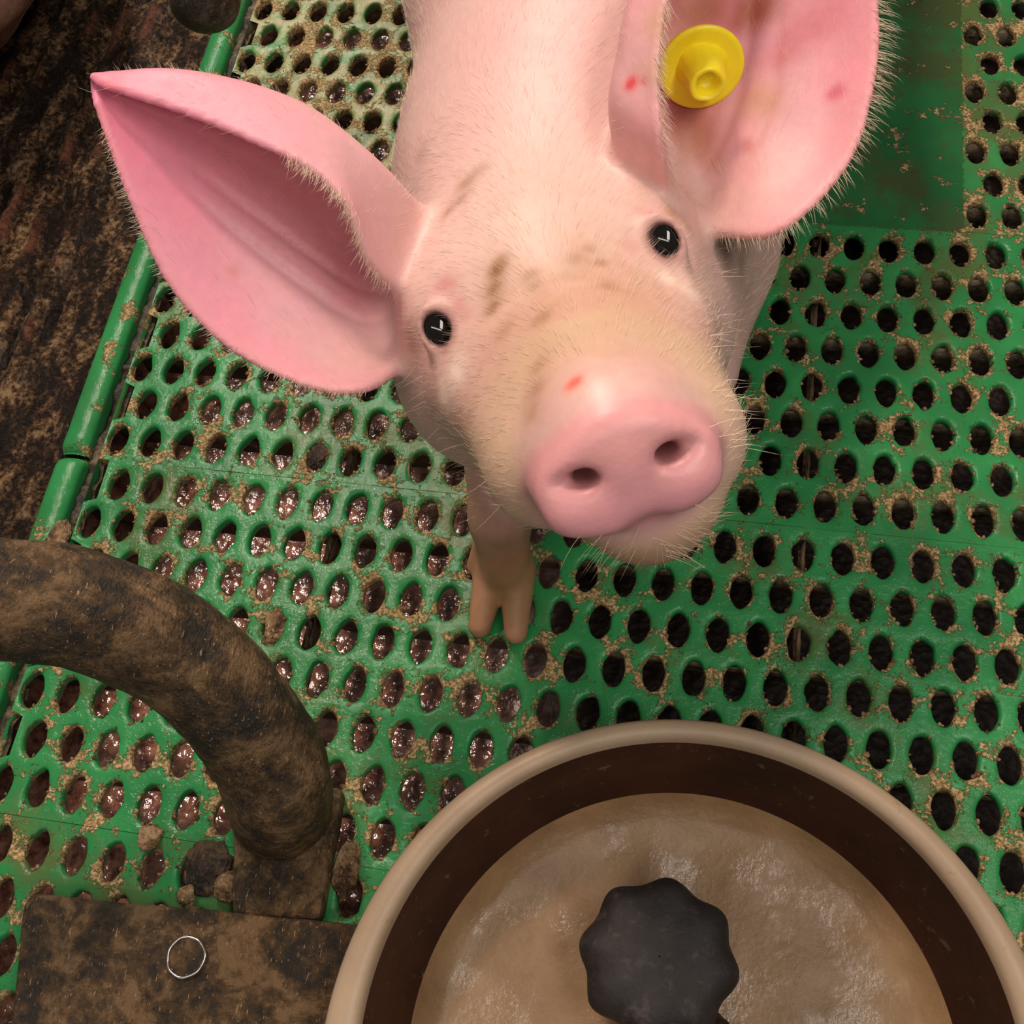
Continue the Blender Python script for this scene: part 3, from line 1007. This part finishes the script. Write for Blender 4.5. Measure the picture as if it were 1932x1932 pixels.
prof = [(.0002, -.0012), (.0100, -.0012), (.0132, -.0006), (.0139, .0003), (.0134, .0012), (.0120, .0012), (.0095, .0004), (.0070, .0003), (.0064, .0010)]
V, Fc = lathe(prof, 64)
et = obj('ear_tag', place(V, TC), Fc, TAG, pig)
et['label'] = 'yellow plastic button tag'
prof = [(.0082, .0003), (.0074, .0020), (.0066, .0075), (.0058, .0126), (.0053, .0134), (.0044, .0134), (.0036, .0126), (.0033, .0105), (.0031, .0085), (.0001, .0083)]
V, Fc = lathe(prof, 48)
V = np.array(V); V[:, :2] += (np.stack([fbm(V, 260, 3, q) for q in (1, 2)], 1) - .5) * .0016
o = obj('tag_stem', place(V, TC), Fc, TAG, et)
o.matrix_parent_inverse = Matrix.Identity(4)

# ------- bristles
HV = []; HF = []


def strand(p, d0, d1, L, r, seg=4):
    """one tapering hair, a thin three-sided spike that bends from d0 to d1"""
    b = len(HV); pos = np.array(p, float)
    side = np.cross(d0, FWD); side /= np.linalg.norm(side) + 1e-9
    up = np.cross(side, d0)
    for k in range(seg):
        t = k / seg
        rr = r * (1 - t * .85)
        for a in (0, 2.094, 4.189):
            HV.append(pos + rr * (math.cos(a) * side + math.sin(a) * up))
        d = d0 * (1 - t) + d1 * t; d /= np.linalg.norm(d)
        pos = pos + d * L / seg
    HV.append(pos)
    for k in range(seg - 1):
        for a in range(3):
            HF.append((b + k * 3 + a, b + k * 3 + (a + 1) % 3, b + k * 3 + 3 + (a + 1) % 3, b + k * 3 + 3 + a))
    k = seg - 1
    for a in range(3):
        HF.append((b + k * 3 + a, b + k * 3 + (a + 1) % 3, b + seg * 3, b + seg * 3))


def jit(v, s):
    v = v + RNG.normal(0, s, 3)
    return v / np.linalg.norm(v)


# over face, neck and ear backs, lying backwards
yback = -HR[:, 1]
vis = np.nonzero(((PN @ -FWD) > .05) & (PV[:, 1] < .03) & (PV[:, 2] > .10))[0]
pick = RNG.choice(vis, 15000)
for i in pick:
    l = HL[i]
    if l[1] > 74 and np.hypot(l[0], l[2] + 25) < 27: continue
    if near_ear[i] > .6 and RNG.random() < .8: continue
    n_ = PN[i]
    out = HR[:, 0] * (-np.sign(l[0])) * min(1, abs(l[0]) / 40) * .8
    base = yback + out
    if l[1] < -70: base = np.array([-.1, .9, -.1]) + out * .5
    tang = base - n_ * (base @ n_); tang /= np.linalg.norm(tang) + 1e-9
    d0 = jit(tang + n_ * .20, .10); d1 = jit(tang + n_ * .02, .10)
    strand(PV[i], d0, d1, RNG.uniform(.004, .009), RNG.uniform(.00003, .00006), 3)
# fringes along the ear edges
for q, e in enumerate(EARS):
    g = e['grid']; nu, nv = g.shape[:2]
    for (jj, cnt, Lm, lo_, hi_) in ((nv - 1, 520, .0085 if q else .0034, .04, .97), (0, 420, .006, .02, .6), (12, 260, .0035, .05, .95)):
        for _ in range(cnt):
            i = int(RNG.uniform(lo_, hi_) * (nu - 1))
            p = g[i, jj] + RNG.normal(0, .0007, 3)
            if jj == 0: outd = g[i, 0] - g[i, 10]
            elif jj == nv - 1: outd = g[i, nv - 1] - g[i, nv - 9]
            else: outd = UP * 1.0 - FWD * .2
            outd = outd / (np.linalg.norm(outd) + 1e-9)
            tip = g[min(nu - 1, i + 6), jj] - g[max(0, i - 6), jj]; tip /= np.linalg.norm(tip) + 1e-9
            d0 = jit(outd * .9 + tip * (.25 if q == 0 else -.05), .16)
            d1 = jit(outd * .8 + (-UP if q else tip) * .55, .16)
            strand(p, d0, d1, Lm * RNG.uniform(.5, 1.35), RNG.uniform(.00006, .00010), 4)
# whiskers on cheek and around the snout
for (u, v, k) in ((1362, 505, 10), (1370, 640, 14), (1385, 740, 16), (1380, 820, 14), (860, 860, 14), (790, 720, 8), (905, 940, 14), (1250, 1045, 18), (1150, 1030, 14), (1340, 985, 14)):
    for _ in range(k):
        p = surf(u + RNG.normal(0, 22), v + RNG.normal(0, 22))
        l = to_head(p[None])[0]
        outd = HR[:, 0] * (-np.sign(l[0])) * .9 - HR[:, 2] * (.8 if abs(l[0]) < 16 else .15) + yback * .25
        strand(p, jit(outd, .2), jit(outd - UP * .3, .2), RNG.uniform(.006, .014), .00008, 4)
m = NT('pale_bristle')
BRISTLE = m.out((.88, .72, .56), .45, None, .3)
br = obj('bristles', np.array(HV), [tuple(dict.fromkeys(f)) for f in HF], BRISTLE, pig)
br['kind'] = 'stuff'; br['label'] = 'pale bristles on the hide'

# a second pig, of which only a bit of flank shows in the corner
bm = bmesh.new(); bmesh.ops.create_icosphere(bm, subdivisions=5, radius=1.0)
W = np.array([x.co[:] for x in bm.verts]); Fe = [[x.index for x in f.verts] for f in bm.faces]; bm.free()
W *= (1 + (fbm(W, 1.7, 3, 7) - .5) * .22)[:, None]
W[:, 2] = np.where(W[:, 2] < 0, W[:, 2] * .75, W[:, 2])
edge_pt = pz(34, 30, .062)
Rz = np.array([[.92, -.39, 0], [.39, .92, 0], [0, 0, 1]])
c = np.array([edge_pt[0] - .118, edge_pt[1] + .120, .078])
W = c + (W * [.115, .20, .095]) @ Rz.T
W[:, 2] = np.maximum(W[:, 2], .001)
m = NT('soiled_pig_hide')
a = m.noise(40, 6, .65)
SOW = m.out(m.ramp(a, [(.35, (.10, .045, .03)), (.6, (.30, .15, .12))]), .5, m.bump(m.noise(200, 4), .4, .001), .35)
o = obj('pig', W, Fe, SOW)
tag(o, 'muddy pinkish flank of another pig in the top left corner', 'pig')


# ------------------------------------------------------------------ feeder bowl
def mat_beige():
    m = NT('beige_plastic_rim')
    c = m.ramp(m.noise(14, 4), [(.3, (.28, .20, .13)), (.7, (.40, .30, .205))])
    d = m.step(m.noise(120, 6, .7), .62, .72)
    c = m.mix(m.math('MULTIPLY', d, .6), c, (.20, .12, .06))
    return m.out(c, .42, m.bump(m.noise(600, 3), .25, .0004), .4)


def mat_liner():
    m = NT('brown_wall_stained')
    a = m.noise(30, 5, .6)
    c = m.ramp(a, [(.3, (.018, .006, .004)), (.7, (.060, .017, .008))])
    d = m.step(m.noise(110, 7, .75), .60, .68)
    c = m.mix(m.math('MULTIPLY', d, .55), c, (.20, .14, .10))
    return m.out(c, .55, m.bump(m.noise(300, 5, .7), .5, .0006), .35)


def mat_mash():
    m = NT('wet_feed_film')
    a = m.noise(26, 6, .65); b = m.noise(480, 4, .7)
    c = m.ramp(a, [(.3, (.19, .105, .045)), (.7, (.33, .205, .10))])
    c = m.mix(m.step(m.noise(170, 4, .7), .68, .76), c, (.10, .05, .02))
    h = m.math('ADD', m.math('MULTIPLY', m.noise(60, 3), .5), m.math('MULTIPLY', b, .4))
    m.coat(m.math('ADD', .12, m.math('MULTIPLY', m.step(m.noise(42, 4, .6), .50, .60), .7)), .06, m.bump(m.math('ADD', m.math('MULTIPLY', h, .6), m.math('MULTIPLY', m.noise(300, 4, .6), .9)), 1.0, .0007))
    return m.out(c, .45, m.bump(h, .7, .0010), .4)


BC = (-0.0190, -0.4000, 0.0)
def off(V):
    V = np.array(V); r = np.hypot(V[:, 0] - BC[0], V[:, 1] - BC[1])
    t = np.clip((.1222 - r) / .0115, 0, 1)
    V[:, 1] += .0042 * t
    return V


bowl = thing('feeder_bowl', 'round beige rimmed piglet feeder bowl with brown inside wall, on the green floor', 'feeder bowl', BC)
seg = 160
prof = [(.095, .0005), (.104, .002), (.112, .020), (.1185, .045), (.1222, .058), (.1230, .0605), (.1222, .0626), (.1200, .0640),
        (.1165, .0645), (.1125, .0638), (.1108, .0620), (.1102, .0595)]
V, Fc = lathe(prof, seg, BC)
obj('rim', off(V), Fc, mat_beige(), bowl)
prof = [(.1102, .0595), (.1092, .052), (.1070, .040), (.1050, .028), (.1028, .020), (.1010, .0165)]
V, Fc = lathe(prof, seg, BC)
obj('inner_wall', off(V), Fc, mat_liner(), bowl)
prof = [(.1013, .0166), (.0998, .0152), (.0975, .0132), (.0945, .0112), (.090, .0092), (.080, .0076), (.06, .0068), (.04, .0066), (.02, .0066), (.0005, .0066)]
pp = spline(prof, 46)
V, Fc = lathe(pp, seg, BC)
V = np.array(V); r = np.hypot(V[:, 0] - BC[0], V[:, 1] - BC[1])
V[:, 2] += (fbm(V, 55, 4, 9) - .5) * .0030 * np.clip((.1005 - r) / .006, 0, 1)
obj('bowl_floor', off(V), Fc, mat_mash(), bowl)

# clamp knob with lobed grip
m = NT('dark_rubbery_plastic')
a = m.noise(70, 5, .65)
c = m.ramp(a, [(.3, (.012, .010, .010)), (.7, (.032, .027, .026))])
c = m.mix(m.math('MULTIPLY', m.step(m.noise(130, 6, .7), .52, .72), .5), c, (.11, .085, .075))
KNOB = m.out(c, .62, m.bump(m.noise(420, 5, .7), .5, .0006), .35)
kc = pz(1243, 1806, .052)
kc = np.array([kc[0], kc[1], 0.0])
prof = [(.006, .0300), (.017, .0300), (.0225, .0310), (.0262, .0345), (.0276, .040), (.0270, .045), (.0250, .0487), (.0215, .0513), (.016, .0530), (.010, .0539), (.004, .0542), (.0003, .0542)]
prof = spline(prof, 40)
V, Fc = lathe(prof, 128, kc, lobes=lambda a, r, z: 1 + .052 * math.cos(8 * (a - 1.50)) * min(1, r / .02) ** 2)
V = np.array(V); V += (np.stack([fbm(V, 90, 3, q) for q in (1, 2, 3)], 1) - .5) * .0014
obj('knob', V, Fc, KNOB, bowl)
V, Fc = lathe([(.0005, .0315), (.0105, .0315), (.0105, .012), (.013, .0095), (.017, .006), (.0175, .0045)], 40, kc)
obj('knob_stem', V, Fc, KNOB, bowl)
# clamp bar lying across the bowl floor under the knob
pa = np.array([kc[0] - .012, kc[1] + .004, .0125]); pb = np.array([kc[0] + .060, kc[1] - .048, .0115])
V, Fc = tube_mesh(spline([pa, (pa * .6 + pb * .4) + [0, 0, .002], (pa * .3 + pb * .7), pb], 20), np.r_[.004, .0072, np.full(16, .0078), .0068, .004], 20)
obj('clamp_bar', V, Fc, DARKCLUMP, bowl)

# ------------------------------------------------------------------ bent pipe foot of the pen crate
foot = thing('crate_pipe', 'thick bent steel pipe caked in brown mud with bolted base plate, left of the bowl', 'pipe', pz(540, 1600, 0))
path = [pz(532, 1535, 0.001), pd(525, 1490, .467), pd(500, 1415, .455), pd(430, 1318, .440), pd(312, 1215, .425), pd(160, 1152, .410),
        pd(0, 1128, .400), pd(-250, 1090, .385), pd(-600, 1050, .370), pd(-1050, 1000, .352), pd(-1600, 930, .335)]
P = spline(path, 120)
V, Fc = tube_mesh(P, .0212, 40)
V = np.array(V)
nn = (fbm(V, 60, 5, 31) - .5)
cen = np.repeat(P, 40, axis=0); d = V - cen; d /= np.linalg.norm(d, axis=1)[:, None]
V = V + d * (nn * .0036)[:, None]
obj('bent_pipe', V, Fc, PIPE, foot)


def slab(corners, z0, z1, bev, rad, name, mat, parent, seed):
    """rounded slab from a list of ground corners"""
    c = np.array(corners)[:, :2]; n = len(c); loop = []
    for i in range(n):
        p, a, b = c[i], c[i - 1], c[(i + 1) % n]
        u = (a - p) / np.linalg.norm(a - p); w = (b - p) / np.linalg.norm(b - p)
        r = rad[i]
        for t in np.linspace(0, 1, 8):
            loop.append((1 - t) ** 2 * (p + u * r) + 2 * t * (1 - t) * p + t ** 2 * (p + w * r))
    dense = []
    for i in range(len(loop)):
        a, b = loop[i], loop[(i + 1) % len(loop)]
        k = max(1, int(np.linalg.norm(b - a) / .003))
        for t in range(k): dense.append(a + (b - a) * t / k)
    loop = np.array(dense); cen = c.mean(0)
    V = []; Fc = []; m = len(loop)
    rings = [(0, z0), (0, z1 - bev), (bev * .3, z1 - bev * .3), (bev, z1)]
    N = loop - cen; N /= np.linalg.norm(N, axis=1)[:, None]
    for ins, z in rings:
        for p, q in zip(loop, N): V.append((*(p - q * ins), z))
    for f in (.85, .7, .55, .4, .25, .12):
        for p in loop: V.append((*(cen + (p - N[0] * 0 - cen) * f), z1))
    R = 10
    for k in range(R - 1):
        for s in range(m):
            s2 = (s + 1) % m
            Fc.append((k * m + s, k * m + s2, (k + 1) * m + s2, (k + 1) * m + s))
    Fc.append(tuple((R - 1) * m + s for s in range(m)))
    V = np.array(V); V += (np.stack([fbm(V, 70, 5, seed + q) for q in range(3)], 1) - .5) * [.0012, .0012, .0032]
    return obj(name, V, Fc, mat, parent)


slab([pz(440, 1535, .008), pz(648, 1480, .008), pz(602, 1735, .008), pz(438, 1728, .008)], .0004, .0085, .0015, [.004, .006, .003, .003], 'flange', PIPE, foot, 3)
slab([pz(45, 1684, .016), pz(690, 1745, .016), pz(720, 2300, .016), pz(-20, 2300, .016)], .001, .0165, .002, [.008, .004, .004, .004], 'base_plate', PIPE, foot, 13)
bc = pz(352, 1806, .0175)
a = np.linspace(0, 2 * math.pi, 49)[:-1]
m = NT('worn_zinc'); STEEL = m.out((.75, .72, .70), .22, m.bump(m.noise(300, 3), .3, .0005), .5, 1.0)
V = []; Fc = []
rr = .0075
for i, t in enumerate(a):
    k = 1 + .02 * math.sin(3 * t + 1) + .015 * math.sin(7 * t)
    for q in range(8):
        b = 2 * math.pi * q / 8
        V.append((bc[0] + (rr * k + .0006 * math.cos(b)) * math.cos(t), bc[1] + (rr * k + .0006 * math.cos(b)) * math.sin(t), bc[2] + .0007 + .0007 * math.sin(b)))
for i in range(48):
    for q in range(8):
        Fc.append((i * 8 + q, ((i + 1) % 48) * 8 + q, ((i + 1) % 48) * 8 + (q + 1) % 8, i * 8 + (q + 1) % 8))
bolt = obj('bolt_head', *lathe([(.0078, -.002), (.0078, .0002), (.0072, .0005), (.004, .0002), (.0003, .0001)], 32, bc), PIPE, foot)
ring = obj('worn_edge', V, Fc, STEEL, bolt)
ring.matrix_parent_inverse = Matrix.Identity(4)
ring['label'] = 'shiny worn metal edge of the bolt head'

# rounded end of another bar, upper left
P = spline([pd(386, 0, .498), pd(392, -60, .49), pd(402, -160, .475), pd(420, -420, .44), pd(440, -700, .41)], 40)
R = np.full(40, .0150)
V, Fc = tube_mesh(P, R, 32, cap=False)
tip = P[0]; T = P[0] - P[1]; T /= np.linalg.norm(T)
V = [tuple(v) for v in V]
ring0 = list(range(32)); prev = ring0
for k in range(1, 8):
    ang = k / 8 * math.pi / 2
    st = len(V)
    for s in range(32):
        d = np.array(V[s]) - tip
        V.append(tuple(tip + d * math.cos(ang) + T * .0150 * .9 * math.sin(ang)))
    cur = list(range(st, st + 32))
    for s in range(32): Fc.append((prev[s], cur[s], cur[(s + 1) % 32], prev[(s + 1) % 32]))
    prev = cur
st = len(V); V.append(tuple(tip + T * .0150 * .9))
for s in range(32): Fc.append((prev[s], st, prev[(s + 1) % 32]))
m = mat_muck('grey_brown_iron', (.022, .016, .010), (.075, .055, .036), (.13, .10, .07), .7, .5)
V = np.array(V); V += (np.stack([fbm(V, 60, 3, q) for q in (5, 6, 7)], 1) - .5) * .002
o = obj('crate_bar', V, Fc, m)
tag(o, 'rounded end of a grey-brown iron bar above the left ear at the top edge', 'bar')

# ------------------------------------------------------------------ clumps of muck
def clump(u, v, z, size, seed, mat, label, flat=.55, stretch=(1, 1)):
    bm = bmesh.new(); bmesh.ops.create_icosphere(bm, subdivisions=5, radius=1.0)
    W = np.array([x.co[:] for x in bm.verts]); F = [[x.index for x in f.verts] for f in bm.faces]; bm.free()
    r = .55 + .55 * fbm(W + seed * 7.3, 1.4, 2, seed) + .42 * fbm(W + seed * 3.1, 5.5, 4, seed + 40)
    W = W * r[:, None] * [size * stretch[0], size * stretch[1], size * flat]
    c = pz(u, v, z)
    o = obj('manure_clump', W + np.array([c[0], c[1], z]), F, mat)
    return tag(o, label, 'clump', 'manure clumps on the green floor')


clump(283, 1578, .001, .0052, 1, CLUMP, 'tan wet clump on the panel seam above the base plate')
clump(430, 1672, .003, .0058, 2, CLUMP, 'pale tan clump against the pipe flange above the base plate')
clump(352, 1688, .004, .0036, 3, CLUMP, 'small orange-tan clump at the edge of the base plate')
clump(390, 1640, -.001, .0105, 4, DARKCLUMP, 'dark muck pile filling a hole beside the pipe flange', .4)
clump(520, 1180, -.002, .0062, 5, CLUMP, 'brown plug clogging a hole above the bend of the pipe', .5, (.85, 1.25))
clump(603, 862, -.002, .0062, 6, DARKCLUMP, 'dark brown plug clogging a hole below the left ear', .5, (.85, 1.2))
clump(655, 1640, .0005, .0075, 7, CLUMP, 'smear of tan muck between pipe flange and bowl rim', .25, (.7, 1.5))
clump(100, 1015, .0005, .0095, 8, CLUMP, 'grey-tan smear covering the green rail beside the pipe', .3, (.8, 1.2))

# fine crumbs of dried muck lying over the green floor: nobody could count them
bm = bmesh.new(); bmesh.ops.create_icosphere(bm, subdivisions=1, radius=1.0)
IV = np.array([x.co[:] for x in bm.verts]); IF = np.array([[x.index for x in f.verts] for f in bm.faces]); bm.free()
VV = []; FF = []; cnt = 0
jr = list(range(-9, 20))
for _ in range(9000):
    j = random.choice(jr); x = random.randint(-19, 7) + (.5 if j % 2 else 0)
    if x < X_LEFT + .3 or is_solid(x, j): continue
    dens = vnoise(np.array([[x * .19, j * .21, 0.]]), 1, 3)[0]
    if random.random() > max(.06, (dens - .28) * 1.9): continue
    a = random.gauss(math.pi / 2, 1.4)
    ca, sa = math.cos(a), math.sin(a)
    hr = ((abs(ca) / HA) ** 1.85 + (abs(sa) / HB) ** 1.85) ** (-1 / 1.85)
    hr += abs(random.gauss(.02, .045))
    p = np.array(to_w(x + hr * ca, row_y(j) + hr * sa, 0.0))
    s = random.uniform(.00025, .0011)
    q = IV * (s * np.array([random.uniform(.7, 1.5), random.uniform(.7, 1.5), .7])) * (.8 + .4 * np.random.default_rng(cnt).random((len(IV), 1))) + p
    q[:, 2] -= .0004
    VV.append(q); FF.append(IF + cnt * len(IV)); cnt += 1
o = obj('muck_crumbs', np.concatenate(VV), np.concatenate(FF), CLUMP)
tag(o, 'tan crumbs of dried muck scattered along the hole edges of the green floor', 'crumbs', kind='stuff')
